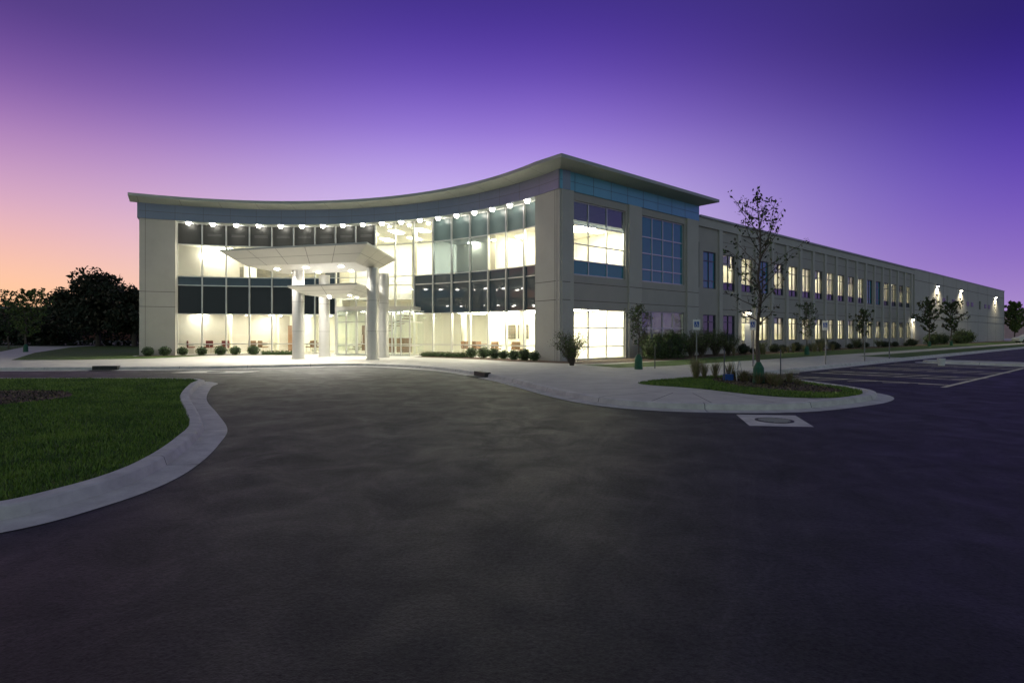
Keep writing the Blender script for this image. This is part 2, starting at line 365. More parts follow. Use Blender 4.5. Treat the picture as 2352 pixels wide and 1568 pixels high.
def window(b,gb,t0,t1,z0,z1,nc,rows,w,k,fk='alum',fw=.06,rk=None):
    T=[t0+(t1-t0)*i/nc for i in range(nc+1)]
    for i,t in enumerate(T):
        tt=min(max(t-fw/2,t0+.003),t1-fw-.003); b.obox(W(tt,w+.05,z0+.003),d*fw,-m*.1,(0,0,z1-z0-.006),fk)
    Z=[z0]+rows+[z1]
    for z in Z:
        zz=min(max(z-fw/2,z0+.004),z1-fw-.004)
        b.obox(W(t0+.004,w+.045,zz),d*(t1-t0-.008),-m*.09,(0,0,fw),fk)
    for j in range(len(Z)-1):
        kk=rk[j] if rk else k
        gb.face([W(t0,w,Z[j]),W(t1,w,Z[j]),W(t1,w,Z[j+1]),W(t0,w,Z[j+1])],kk)
fb=B(); gb=B()
window(fb,gb,.82,5.5,4.75,8.77,3,[5.55,6.45,7.5],-.15,'glass','alum',.06,['bluewin','glass','glass','glass_tint'])
window(fb,gb,.82,5.5,.15,2.95,3,[.85,1.9],-.15,'glass')
window(fb,gb,7.09,11.63,4.75,8.77,4,[5.5,6.5,7.5],-.15,'bluewin','alum',.06)
window(fb,gb,7.09,11.63,.15,2.95,4,[.85,1.9],-.15,'glass_tint')
WT0,WT1,WW=13.2,63.5,-.35
ws=[15.35+2.7*i for i in range(18)]
dark_u={0,3,12,13}; dark_l={0,1}
wops=[]
for t in ws: wops+= [(t-.85,t+.85,4.75,7.35),(t-.85,t+.85,1.0,2.9)]
wops+=[(13.3,14.0,4.75,7.9)]
b=B(); wall(b,WW,WT0,WT1,.1,9.6,wops,'precast'); b.obj('wing_wall',BLD)
for i,t in enumerate(ws):
    window(fb,gb,t-.85,t+.85,4.75,7.35,2,[5.3,6.7],WW-.12,'glass','darkframe',.05,['bluewin','bluewin','bluewin'] if i in dark_u else ['spandrel2','glass','glass'])
    window(fb,gb,t-.85,t+.85,1.0,2.9,2,[2.4] ,WW-.12,'spandrel2' if i in dark_l else 'glass','darkframe',.05)
window(fb,gb,13.3,14.0,4.75,7.9,1,[5.3,6.7],WW-.12,'bluewin','darkframe',.05)
fb.obj('side_window_frames',BLD); gb.obj('side_window_glass',BLD)
b=B()
for i in range(19):
    t=14.0+2.7*i
    if i==0: continue
    b.obox(W(t-.22,WW+.12,.1),d*.44,-m*.12,(0,0,8.9),'precast2')
for z,h in ((3.3,.035),(4.45,.035),(8.2,.03)):
    for i in range(1,18): b.obox(W(14.0+2.7*i+.22,WW+.005,z),d*2.26,-m*.004,(0,0,h),'groove')
b.obox(W(WT0,WW+.14,9.0),d*50.3,-m*.14,(0,0,.6),'precast2')
b.obox(W(WT0+.6,WW+.25,9.6),d*49.7,-m*.6,(0,0,.14),'soffit')
b.obj('wing_pilasters',BLD)
b=B(); fo=[(73.2,74.8,5.6,7.0),(79,79.9,5.6,7.0),(86.5,88,5.4,7.0),(100,101.5,5.6,7.0),(112.5,114,5.4,7.0)]
wall(b,-.2,63.5,122,.1,9.65,fo,'precast2')
for o in fo: b.face([W(o[0],-.35,o[2]),W(o[1],-.35,o[2]),W(o[1],-.35,o[3]),W(o[0],-.35,o[3])],'spandrel2')
b.obox(W(63.5,-.15,9.65),d*58.6,-m*.5,(0,0,.15),'soffit')
for t in np.arange(70,122,7.3): b.obox(W(t,-.19,.1),d*.05,-m*.006,(0,0,9.5),'groove')
for z in (3.4,4.5,8.3): b.obox(W(63.6,-.188,z),d*58.3,-m*.008,(0,0,.06),'groove')
for t in (76.5,82,91,94,104,107): b.obox(W(t,-.15,5.9),d*1.6,-m*.04,(0,0,.7),'darkframe')
b.obj('warehouse_wall',BLD)
b=B()
def poly(pts,z0,z1,k):
    for i in range(len(pts)-1):
        p,q=pts[i],pts[i+1]; b.face([(p[0],p[1],z0),(q[0],q[1],z0),(q[0],q[1],z1),(p[0],p[1],z1)],k)
poly([A(RF+.01,aL)[:2],(-13.6,55.8),(-.34,53.06),W(13.2,-.31)[:2]],.1,10.2,'precast')
poly([W(13.2,-.3)[:2],W(13.2,-34)[:2],W(122,-34)[:2],W(122,-.2)[:2]],.1,9.6,'precast')
b.face([W(13.2,-.35,9.58),W(122,-.35,9.58),W(122,-34,9.58),W(13.2,-34,9.58)],'roof')
b.obj('rear_walls_and_roof',BLD)
b=B(); arcbox(RF+.02,RG+.3,gL,gR,9.18,9.199,'soffit',36); b.obj('window_head_soffit',BLD)
Zr=[.12,.85,2.93,4.9,5.5,7.7,9.18]
fb=B(); gb=B()
def radial_box(bb,a_,R0,R1,wd,z0,z1,k):
    r=Vector(A(1,a_))-Vector(A(0,a_)); tg=Vector((-r.y,r.x,0)); o=Vector(A(R0,a_,z0))-tg*wd/2
    bb.obox(o,tg*wd,r*(R1-R0),(0,0,z1-z0),k)
for i,a_ in enumerate(ang): radial_box(fb,a_,RG-.14,RG+.06,.07,.12,9.18,'alum')
for i in range(NP):
    p=Vector(A(RG-.05,ang[i])); q=Vector(A(RG-.05,ang[i+1])); u=(q-p); un=u.normalized(); nn=Vector((-un.y,un.x,0))
    if (nn.dot(Vector((OX,OY,0))-p))>0: nn=-nn
    for z in Zr:
        fb.obox((p.x+un.x*.036,p.y+un.y*.036,min(max(z-.03,.12),9.12)),u-un*.072,nn*.08,(0,0,.06),'alum')
    P=A(RG,ang[i]);Q=A(RG,ang[i+1])
    for j in range(6):
        if j in (0,1): k='glass'
        elif j==2: k='glass' if 7<=i<=10 else ('spandrel2' if i>=11 else 'spandrel')
        elif j==3: k='glass' if 7<=i<=10 else 'spandrel2'
        elif j==4: k='glass_tint' if 12<=i<=14 else 'glass'
        else: k='glass' if 9<=i<=11 else ('shadegreen' if i>=12 else 'shadeglass')
        z0,z1=Zr[j],Zr[j+1]
        gb.face([(P[0],P[1],z0),(Q[0],Q[1],z0),(Q[0],Q[1],z1),(P[0],P[1],z1)],k)
fb.obj('curtain_wall_mullions',BLD); gb.obj('curtain_wall_glass',BLD)
b=B(); arcbox(RG-.1,RG+.3,gL,gR,.0,.13,'curb',24); b.obj('curtain_wall_sill',BLD)
b=B()
for i in range(1,9):
    am=(ang[i]+ang[i+1])/2
    for s_ in (0,.09): arcbox(RG-.012,RG-.006,am+1.2,am-1.2,8.35+s_,8.39+s_,'joint',1)
b.obj('vent_slots',BLD)
# ---- interior
a1,a0_=61.9,87.2; aE=35.3
RB=29.0
b=B()
def strip(R,a0,a1,z0,z1,k,n=10):
    for i in range(n):
        p=a0+(a1-a0)*i/n;q=a0+(a1-a0)*(i+1)/n; b.face([A(R,p,z0),A(R,q,z0),A(R,q,z1),A(R,p,z1)],k)
def annul(R0,R1,a0,a1,z,k,n=10):
    for i in range(n):
        p=a0+(a1-a0)*i/n;q=a0+(a1-a0)*(i+1)/n; b.face([A(R0,p,z),A(R0,q,z),A(R1,q,z),A(R1,p,z)],k)
strip(RB,118,aE,.1,3.06,'wallin',24); strip(RB,118,a0_,4.7,9.1,'wallin2',8); strip(RB,a0_,a1,3.06,9.1,'wallin',8); strip(RB,a1,aE,4.7,9.1,'wallin',8)
annul(RG+.05,RB,116.5,aE,.13,'floorin',24)
for (p,q) in ((116.5,a0_),(a1,aE)):
    annul(RG+.08,RB,p,q,3.04,'ceil'); annul(RG+.08,RB,p,q,4.75,'floorin'); strip(RG+.08,p,q,3.04,4.75,'slabedge'); strip(RG+.08,p,q,4.75,5.45,'slabedge'); annul(RG+.08,RB,p,q,7.8,'ceil'); strip(RG+.1,p,q,7.8,9.18,'slabedge')
    e_=a0_ if q==a0_ else a1
    b.face([A(RG+.08,e_,3.04),A(RB,e_,3.04),A(RB,e_,4.75),A(RG+.08,e_,4.75)],'ceil')
    b.face([A(RG+.08,e_,7.8),A(RB,e_,7.8),A(RB,e_,9.1),A(RG+.08,e_,9.1)],'ceil')
annul(RG+.08,RB,a0_,a1,9.1,'ceil')
b.face([A(RG+.3,116.5,.1),A(RB,116.5,.1),A(RB,116.5,9.1),A(RG+.3,116.5,9.1)],'wallin')
for z,k in ((.134,'floorin'),(3.036,'ceil'),(4.754,'floorin'),(7.796,'ceil')):
    b.face([A(RG+.4,aE+.4,z),A(RB-.1,aE+.3,z),W(7.6,-.31,z),W(.05,-.31,z)],k)
b.face([W(6.3,-.31,.1),W(6.3,-6,.1),W(6.3,-6,3.04),W(6.3,-.31,3.04)],'wallin')
b.face([W(6.3,-.31,4.7),W(6.3,-6,4.7),W(6.3,-6,9.1),W(6.3,-.31,9.1)],'wallin')
b.face([W(12.8,-.31,.13),W(8.4,-.31,.13),W(8.4,-5,.13),W(12.8,-5,.13)],'floorin'); b.face([W(12.8,-.31,3.05),W(6.4,-.31,3.05),W(6.4,-5,3.05),W(12.8,-5,3.05)],'ceil')
b.face([W(12.8,-5,.1),W(6.4,-5,.1),W(6.4,-5,3.04),W(12.8,-5,3.04)],'wallin'); b.face([W(12.8,-.31,.1),W(12.8,-5,.1),W(12.8,-5,3.04),W(12.8,-.31,3.04)],'wallin')
for a_ in (100.5,50.2,44.2): b.face([A(RG+.6,a_,4.75),A(RB,a_,4.75),A(RB,a_,7.8),A(RG+.6,a_,7.8)],'wallin')
for a_ in (92.5,56.5): b.face([A(RG+3.2,a_,.13),A(RB,a_,.13),A(RB,a_,3.04),A(RG+3.2,a_,3.04)],'wallin')
strip(RB-3,56.5,50,.13,3.04,'wallin',3); strip(RB-3.5,116,98,4.75,6.7,'stone',6); annul(RB-3.5,RB,116,98,6.7,'stone',6)
strip(RG+2.5,62,50.3,4.75,7.8,'wallin2',4); strip(RG+4,50,44.4,4.75,7.8,'wallin2',3)
b.obj('interior_shell',BLD)
b=B()
for a_ in (104,96,70,60,48): b.tube(A(RG+2.2,a_,.13),A(RG+2.2,a_,3.04 if not a1<a_<a0_ else 9.1),.2,.2,'wallin2',14)
def onwall(R,a_,wd,z0,z1,k,th=.05):
    radial=(Vector(A(1,a_))-Vector(A(0,a_))); tg=Vector((-radial.y,radial.x,0)); o=Vector(A(R,a_,z0))-tg*wd/2-radial*th
    b.obox(o,tg*wd,radial*th*.9,(0,0,z1-z0),k)
for a_ in (108.6,101.8): onwall(RB-.1,a_,1.1,1.1,2.3,'slabedge'); onwall(RB-.16,a_,.8,1.25,2.15,'shadeglass')
onwall(RB-.1,105.2,1.5,1.5,2.15,'black')
for a_ in (96.5,94,84,58.8,47.5,41): onwall(RB-.1,a_,1.0,.14,2.25,'wood')
for a_ in (54.5,52): onwall(RB-3.1,a_,.9,1.2,2.2,'stone')
for a_ in (112,90): onwall(RB-.1,a_,1.2,5.6,6.8,'shadeglass')
onwall(RB-.1,40,2.2,5.7,6.9,'white'); onwall(RB-.1,110.5,.5,.8,2.4,'darkframe')
b.obj('interior_fittings',BLD)
b=B()
for k in range(24):
    a_=84-k*.72; z=.3+k*.185
    radial=(Vector(A(1,a_))-Vector(A(0,a_))); tg=Vector((-radial.y,radial.x,0)); o=Vector(A(RG+4.3,a_,z))
    b.obox(o,tg*.34,radial*1.5,(0,0,.06),'wood'); b.obox(o-radial*.02,tg*.03,radial*.03,(0,0,1.0),'alum')
b.obj('lobby_staircase',BLD)
b=B()
for i in range(8):
    p=a0_-(a0_-a1)*i/8;q=a0_-(a0_-a1)*(i+1)/8
    b.face([A(RB-1.8,p,4.75),A(RB-1.8,q,4.75),A(RB,q,4.75),A(RB,p,4.75)],'floorin'); b.face([A(RB-1.8,p,4.3),A(RB-1.8,q,4.3),A(RB,q,4.3),A(RB,p,4.3)],'ceil')
    b.face([A(RB-1.8,p,4.3),A(RB-1.8,q,4.3),A(RB-1.8,q,4.75),A(RB-1.8,p,4.75)],'white')
    b.tube(A(RB-1.75,p,5.75),A(RB-1.75,q,5.75),.03,.03,'alum',6); b.tube(A(RB-1.75,p,4.75),A(RB-1.75,p,5.75),.02,.02,'alum',6)
b.obj('lobby_balcony',BLD)
b=B()
def lp(R,a_,z,k='panel',w=.6,l=1.3):
    radial=(Vector(A(1,a_))-Vector(A(0,a_))); tg=Vector((-radial.y,radial.x,0)); o=Vector(A(R,a_,z))-tg*w/2-radial*l/2
    b.obox(o,tg*w,radial*l,(0,0,.04),k)
for a_ in (113,108,103,98,93,89.5): lp(23.2,a_,2.98); lp(26.5,a_,2.98)
for a_ in (60,55,50,45,40,37): lp(23.2,a_,2.98); lp(25.3,a_,2.98)
for a_ in (112,106,94,90): lp(24,a_,7.74)
for a_ in (104,97,58,53): lp(24,a_,7.74,'panel')
for a_ in (48,45.5): lp(24,a_,7.74)
for a_ in (42,39,36.8): lp(24.3,a_,7.74)
for a_ in (84,79,74,69,64.5): lp(24,a_,9.04); lp(27,a_,9.04)
for t in (2,4.2): b.obox(W(t,-1.6,7.74),d*1.3,-m*.6,(0,0,.04),'panelw'); b.obox(W(t,-1.6,2.98),d*.9,-m*.4,(0,0,.04),'panelw')
b.obox(W(8.8,-2.4,2.98),d*.6,-m*.4,(0,0,.04),'panelw')
for a_ in (109.5,107.7): b.tube(A(23.5,a_,7.0),A(23.5,a_,7.35),.28,.10,'panel',14); b.tube(A(23.5,a_,7.35),A(23.5,a_,7.8),.015,.015,'alum',5)
b.obj('ceiling_lights',BLD)
b=B()
for z0,z1 in ((.14,3.2),(4.4,7.7)):
    b.face([W(14.1,-.66,z0),W(63.2,-.66,z0),W(63.2,-5,z0),W(14.1,-5,z0)],'floorin')
    b.face([W(14.1,-.66,z1),W(63.2,-.66,z1),W(63.2,-5,z1),W(14.1,-5,z1)],'ceil')
    b.face([W(14.1,-5,z0),W(63.2,-5,z0),W(63.2,-5,z1),W(14.1,-5,z1)],'wallin')
    for t in (14.1,63.2): b.face([W(t,-.66,z0),W(t,-5,z0),W(t,-5,z1),W(t,-.66,z1)],'wallin')
    for i in range(1,17,2):
        t=14+2.7*i; b.face([W(t,-.66,z0),W(t,-5,z0),W(t,-5,z1),W(t,-.66,z1)],'wallin')
    for i,t in enumerate(ws):
        b.obox(W(t-.6,-2.2,z1-.06),d*1.2,-m*.5,(0,0,.04),'panelw')
    for i,t in enumerate(ws):
        if i%3==1: b.obox(W(t-.8,-.72,z1-1.1+ (0.3 if z0<1 else 0)),d*1.6,-m*.02,(0,0,.75),'white')
b.obj('wing_rooms',BLD)
def canopy(name,top,zt,zb,ins):
    b=B(); cx=sum(p[0] for p in top)/4; cy=sum(p[1] for p in top)/4
    P=[Vector((p[0],p[1],0)) for p in top]
    def off(P,dist):
        out=[]
        for i in range(4):
            a_,c_,e_=P[i-1],P[i],P[(i+1)%4]
            d1=(c_-a_).normalized(); d2=(e_-c_).normalized(); n1=Vector((-d1.y,d1.x,0)); n2=Vector((-d2.y,d2.x,0))
            if n1.dot(Vector((cx,cy,0))-c_)<0: n1=-n1; n2=-n2
            bis=(n1+n2).normalized(); out.append(c_+bis*dist/max(.3,bis.dot(n1)))
        return out
    Q=off(P,ins)
    lip=.09
    top4=[(p.x,p.y,zt) for p in P]; l4=[(p.x,p.y,zt-lip) for p in P]; q4=[(p.x,p.y,zb) for p in Q]
    b.face(top4,'roof'); b.face(list(reversed(q4)),'metal')
    for i in range(4):
        j=(i+1)%4; b.face([l4[i],l4[j],top4[j],top4[i]],'metal'); b.face([q4[i],q4[j],l4[j],l4[i]],'metal')
        L=(P[j]-P[i]).length; nn=max(2,int(L/1.6))
        for k in range(1,nn):
            f=k/nn; p=Vector(l4[i]).lerp(Vector(l4[j]),f); q=Vector(q4[i]).lerp(Vector(q4[j]),f); t=(P[j]-P[i]).normalized()*.012
            o=Vector((0,0,-.004)); b.face([p-t+o,p+t+o,q+t+o,q-t+o],'joint')
        p0=Vector(l4[i]).lerp(Vector(q4[i]),.5)+Vector((0,0,-.005));p1=Vector(l4[j]).lerp(Vector(q4[j]),.5)+Vector((0,0,-.005)); s_=(Vector(q4[i])-Vector(l4[i])).normalized()*.012
        b.face([p0-s_,p1-s_,p1+s_,p0+s_],'joint')
    b.obj(name,BLD); return Q
top=[(-7.0,26.9),(-6.9,33.0),(-14.6,35.6),(-15.4,29.3)]
canopy('entrance_canopy',top,6.0,5.2,1.0)
canopy('lower_canopy',[(-8.15,29.3),(-8.2,34.6),(-11.7,35.5),(-12.5,31.0)],4.25,3.75,.75)
b=B()
cols=[(-7.75,31.0),(-12.35,32.2),(-7.85,34.0),(-11.75,34.9)]
for x,y in cols:
    b.tube((x,y,.12),(x,y,5.22),.33,.33,'colm',48,False)
o=b.obj('canopy_columns',BLD,smooth=True)
b=B()
for x,y in cols:
    for z in (1.7,3.4): b.tube((x,y,z),(x,y,z+.015),.333,.333,'joint',48)
    b.tube((x,y,.12),(x,y,.2),.38,.38,'colm',48)
b.obj('column_rings',BLD)
b=B()
cans=[(-9.2,30.0),(-11.3,30.6),(-13.2,31.3),(-9.3,32.2),(-11.4,32.8),(-13,33.3)]
for x,y in cans: b.tube((x,y,5.19),(x,y,5.16),.13,.13,'can',18)
for x,y in ((-9.2,31.6),(-10.5,32.0),(-11,33.6),(-9.3,33.4)): b.tube((x,y,3.745),(x,y,3.72),.09,.09,'can',16)
b.obj('canopy_downlights',BLD)
b=B(); g=B()
va,vb=Vector((-11.6,36.9,0)),Vector((-6.6,35.9,0)); u=(vb-va); un=u.normalized(); nb=Vector((-un.y,un.x,0))
L=u.length
for k,f in enumerate((0,.13,.28,.40,.52,.64,.76,.88,1)):
    p=va+u*f; b.obox((p.x-.035,p.y,.12),un*.07,nb*.1,(0,0,3.0),'alum')
for z in (.13,.75,2.3,3.0):
    if z==.75:
        for f0,f1 in ((0,.28),(.52,1)): p=va+u*f0+nb*.01; b.obox((p.x,p.y,z),u*(f1-f0),nb*.08,(0,0,.07),'alum')
    else: p=va+nb*.01; b.obox((p.x,p.y,z),u,nb*.08,(0,0,.08),'alum')
g.face([(va.x,va.y,.12),(vb.x,vb.y,.12),(vb.x,vb.y,3.1),(va.x,va.y,3.1)],'glass')
for p in (va,vb):
    q=p+nb*2.6; g.face([(p.x,p.y,.12),(q.x,q.y,.12),(q.x,q.y,3.1),(p.x,p.y,3.1)],'glass')
    for z in (.13,.75,2.3,3.0): b.obox((p.x-.03,p.y+.12,z),un*.06,nb*2.2,(0,0,.07),'alum')
for f in (.365,.435): p=va+u*(f+.0)-nb*.06; b.tube((p.x,p.y,.9),(p.x,p.y,1.5),.02,.02,'alum',8)
p=va-nb*.05-un*.1; b.obox((p.x,p.y,3.1),u+un*.2,nb*2.4,(0,0,.25),'metal')
for f in (.2,.46,.8):
    q=va+u*f+nb*1.1; b.obox((q.x,q.y,3.05),un*.7,nb*.5,(0,0,.03),'panel')
b.obj('vestibule_frame',BLD); g.obj('vestibule_glass',BLD)
b=B()
LA=[(ang[i]+ang[i+1])/2 for i in range(NP)]
for a_ in LA:
    b.tube(A(RF+.08,a_,9.14),A(RF+.08,a_,9.2),.19,.19,'alum',16)
    b.tube(A(RF+.08,a_,8.97),A(RF+.08,a_,9.14),.11,.17,'lamp',16)
b.obj('soffit_downlights',BLD)
def spot(loc,energy,color,ang_=120,rot=(0,0,0),r=.08,blend=.6,name='downlight_beam'):
    l=D.lights.new(name,'SPOT'); l.energy=energy; l.color=color; l.spot_size=math.radians(ang_); l.spot_blend=blend; l.shadow_soft_size=r
    o=D.objects.new(name,l); o.location=loc; o.rotation_euler=rot; sc.collection.objects.link(o); o.parent=BLD; return o
for a_ in LA:
    r_=math.radians(a_); o=spot(A(RF-.1,a_,8.9),260,(1,.95,.80),100,blend=.7)
    dirv=Vector((-math.cos(r_)*.42,-math.sin(r_)*.42,-1)); o.rotation_euler=dirv.to_track_quat('-Z','Y').to_euler()
    spot(A(RF-.02,a_,8.92),45,(1,.94,.78),110,blend=.8)
for x,y in cans: spot((x,y,5.1),900,(1,.95,.84),155)
for x,y in ((-9.2,31.6),(-10.5,33.0)): spot((x,y,3.68),260,(1,.95,.84),155)
b=B()
packs=[(20.6,3.15,WW+.12,80),(62.6,3.3,WW+.12,150),(74,8.1,-.2,900),(87.3,8.1,-.2,900),(113.3,8.1,-.2,900)]
for t,z,w,e_ in packs:
    b.obox(W(t-.2,w+.22,z),d*.4,-m*.22,(0,0,.22),'darkframe'); b.obox(W(t-.16,w+.20,z-.05),d*.32,-m*.16,(0,0,.045),'wlamp')
    spot(W(t,w+.35,z-.15),e_,(1,.9,.62),150)
b.obox(W(20.1,WW+.14,.12),d*1.0,-m*.012,(0,0,2.2),'white'); b.obox(W(61.9,WW+.14,.12),d*1.0,-m*.012,(0,0,2.2),'white')
b.obj('wall_lamps_and_doors',BLD)
# ------------------------------------------------------------ furniture
def chair_mesh(k):
    b=B(); b.box(-.25,.25,-.25,.25,.42,.50,k); b.box(-.25,.25,.21,.27,.5,.92,k)
    for x in (-.22,.22):
        for y in (-.22,.22): b.tube((x,y,0),(x,y,.42),.018,.018,'alum',6)
        b.box(x-.02,x+.02,-.2,.2,.62,.66,'darkframe'); b.tube((x,-.18,.42),(x,-.18,.62),.014,.014,'alum',6)
    o=b.obj('lobby_chair'); return o
ch=chair_mesh('wood'); ch2=chair_mesh('red')
ch.location=A(22.6,56,.135); ch2.location=A(22.8,107,.135)
for a_,R in ((57.5,22.8),(54.5,22.6),(53,23.1),(51.2,22.6),(49,23.4),(46.5,22.8),(43.5,23.4),(41,22.8),(59,23.2)):
    inst('lobby_chair',ch.data,A(R,a_,.135),random.uniform(0,6))
for a_,R in ((110,23),(104,22.6),(99.5,22.8),(97.5,22.6),(89.5,23),(88.2,22.7)): inst('lobby_chair',ch2.data if a_>100 else ch.data,A(R,a_,.135),random.uniform(0,6))
def table(loc,r=.45,h=.75):
    b=B(); b.tube((0,0,h-.03),(0,0,h),r,r,'wood',20); b.tube((0,0,.03),(0,0,h-.03),.035,.035,'alum',8); b.tube((0,0,0),(0,0,.03),.25,.24,'alum',16)
    b.obj('lobby_table',loc=loc)
for a_,R,h in ((55.2,23.4,.75),(50,23.6,.75),(45,23.6,.75),(105.5,23.2,.5),(98.5,23.4,.75),(89,23.6,.75)): table(A(R,a_,.135),h=h)
b=B(); b.box(-1.6,1.6,-.35,.35,0,1.1,'wood'); b.box(-1.7,1.7,-.42,.42,1.1,1.15,'white'); b.obj('reception_desk',loc=A(25.5,76,.135))
# ------------------------------------------------------------ vegetation
def leafquads(b,P,size,k,flat=0.0):
    n=len(P); 
    R=rng.normal(size=(n,3)); R/=np.linalg.norm(R,axis=1)[:,None]
    S=rng.normal(size=(n,3)); S-=R*(S*R).sum(1)[:,None]; S/=np.linalg.norm(S,axis=1)[:,None]
    sz=size*(.6+.8*rng.random((n,1)))
    p0=P-R*sz; p1=P+S*sz*.5; p2=P+R*sz; p3=P-S*sz*.5
    V=np.stack([p0,p1,p2,p3],1).reshape(-1,3); i=len(b.v)
    b.v+=[tuple(v) for v in V.tolist()]; b.f+=[(i+4*j,i+4*j+1,i+4*j+2,i+4*j+3) for j in range(n)]
    b.m+=[b.mi(kk) for kk in (k if isinstance(k,list) else [k]*n)]
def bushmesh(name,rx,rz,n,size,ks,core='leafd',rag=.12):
    b=B(); 
    U=rng.normal(size=(n,3)); U/=np.linalg.norm(U,axis=1)[:,None]
    rad=(.72+.30*rng.random(n)**.6)
    nz=np.array([noise.noise(Vector(u*2.3)+Vector((rx*7,n,0))) for u in U])
    rad=rad*(1+rag*2*nz)
    P=U*rad[:,None]*np.array([rx,rx,rz])+np.array([0,0,rz*.95]); P[:,2]=np.abs(P[:,2])
    kk=[ks[0] if random.random()<.6 else random.choice(ks) for _ in range(n)]
    leafquads(b,P,size,kk)
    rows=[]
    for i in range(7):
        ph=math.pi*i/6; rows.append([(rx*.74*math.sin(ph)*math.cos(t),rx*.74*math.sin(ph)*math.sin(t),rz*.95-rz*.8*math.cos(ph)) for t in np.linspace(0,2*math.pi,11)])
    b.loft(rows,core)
    me=b.obj(name); md=me.data; D.objects.remove(me); return md
box_meshes=[bushmesh('boxwood',.36,.30,900,.035,['leafb','leaf','leafd']) for _ in range(2)]
for a_ in (115.3,112.6,109.7,106.5,103.2,100.6,97.3): inst('boxwood_shrub',random.choice(box_meshes),A(20.15,a_,.12),random.random()*6,random.uniform(.9,1.15))
for a_ in (50.5,47.6,45,42.7,40.2,37.6,35.2): inst('boxwood_shrub',random.choice(box_meshes),A(20.0,a_,.12),random.random()*6,random.uniform(.85,1.1))
b=B()
def hedge(b,a0,a1,R,n,h):
    aa=rng.uniform(a1,a0,n); rr=R+rng.normal(0,.22,n); ra=np.radians(aa)
    P=np.stack([OX+rr*np.cos(ra),OY+rr*np.sin(ra),.14+h*np.abs(rng.random(n))*(.7+.3*np.sin(aa*7))],1)
    leafquads(b,P,.035,[random.choice(['leafb','leaf','leafd']) for _ in range(n)])
hedge(b,95.5,88,20.1,4500,.28); b.obj('low_hedge')
b=B(); hedge(b,62,51.8,20.0,6000,.3); b.obj('low_hedge')
bigbush=bushmesh('bush',.85,.8,2600,.05,['leaf','leafp','leafd'],rag=.35)
shrub=bushmesh('shrub',.75,.6,1500,.05,['leafd','leaf','leafp'],rag=.25)
def branchy(name,h,r,n,leafk,nl):
    b=B(); pts=[]
    for i in range(n):
        a_=random.uniform(0,6.28); rr=r*random.random()**.5; p=Vector((random.uniform(-.1,.1),random.uniform(-.1,.1),0)); q=Vector((rr*math.cos(a_),rr*math.sin(a_),h*random.uniform(.55,1)))
        mid=p.lerp(q,.5)+Vector((0,0,.12*h)); b.tube(p,mid,.012,.009,'bark',4,False); b.tube(mid,q,.009,.004,'bark',4,False)
        for _ in range(nl):
            f=random.uniform(.25,1); base=p.lerp(mid,f*2) if f<.5 else mid.lerp(q,f*2-1); pts.append(base+Vector([random.gauss(0,.07) for _ in range(3)]))
    leafquads(b,np.array([tuple(p) for p in pts]),.035,[random.choice(leafk) for _ in pts]); o=b.obj(name); me=o.data; D.objects.remove(o); return me
ragged=branchy('ragged_shrub',1.6,1.0,80,['leaf','leafp','leafy'],36)
inst('shrub',ragged,(2.75,25.6,.12))
for t,w,s_ in ((7.2,1.5,.9),(8.4,1.3,1.0),(9.9,1.6,.95),(11.3,1.5,1.1),(13.2,1.3,1.1),(14.3,1.6,.9),(5.9,1.6,.8)): inst('shrub',random.choice([bigbush,ragged,ragged]),W(t,w,.12),random.random()*6,s_)
for t in np.arange(17,62,1.9): inst('shrub',random.choice([shrub,ragged,shrub]),W(t,random.uniform(.5,1.4),.12),random.random()*6,random.uniform(.35,.75))
for t in (64,66,70,78,80,84): inst('shrub',bigbush,W(t,1.3,.12),random.random()*6,random.uniform(.8,1.3))
def ograss(name,n,h,sp):
    b=B()
    for i in range(n):
        a_=random.uniform(0,6.28); r=random.random()*.08; p=Vector((r*math.cos(a_),r*math.sin(a_),0)); L=h*random.uniform(.6,1); s_=sp*random.random()
        q=p+Vector((math.cos(a_)*s_*.5,math.sin(a_)*s_*.5,L*.65)); e_=p+Vector((math.cos(a_)*s_*1.1,math.sin(a_)*s_*1.1,L)); w_=Vector((-math.sin(a_),math.cos(a_),0))*.006
        k=random.choice(['straw','straw','leafy']); b.face([p-w_,p+w_,q+w_,q-w_],k); b.face([q-w_,q+w_,e_],k)
    o=b.obj(name); me=o.data; D.objects.remove(o); return me
og=ograss('ornamental_grass',110,.8,.4); og2=ograss('ornamental_grass',110,.4,.35)
for x,y in ((5.9,17.9),(6.3,18.3),(6.75,18.5),(6.15,18.6),(7.0,17.9)): inst('ornamental_grass',og,(x,y,.13),random.random()*6,random.uniform(.7,1.1))
for i in range(22): inst('ornamental_grass',og2,(random.uniform(7.0,8.4),random.uniform(14.4,18.0),.13),random.random()*6,random.uniform(.5,1.0))
for i in range(14):
    t=random.uniform(13,30); inst('ornamental_grass',og,W(t,random.uniform(2,3),.13),random.random()*6,random.uniform(.7,1.1))
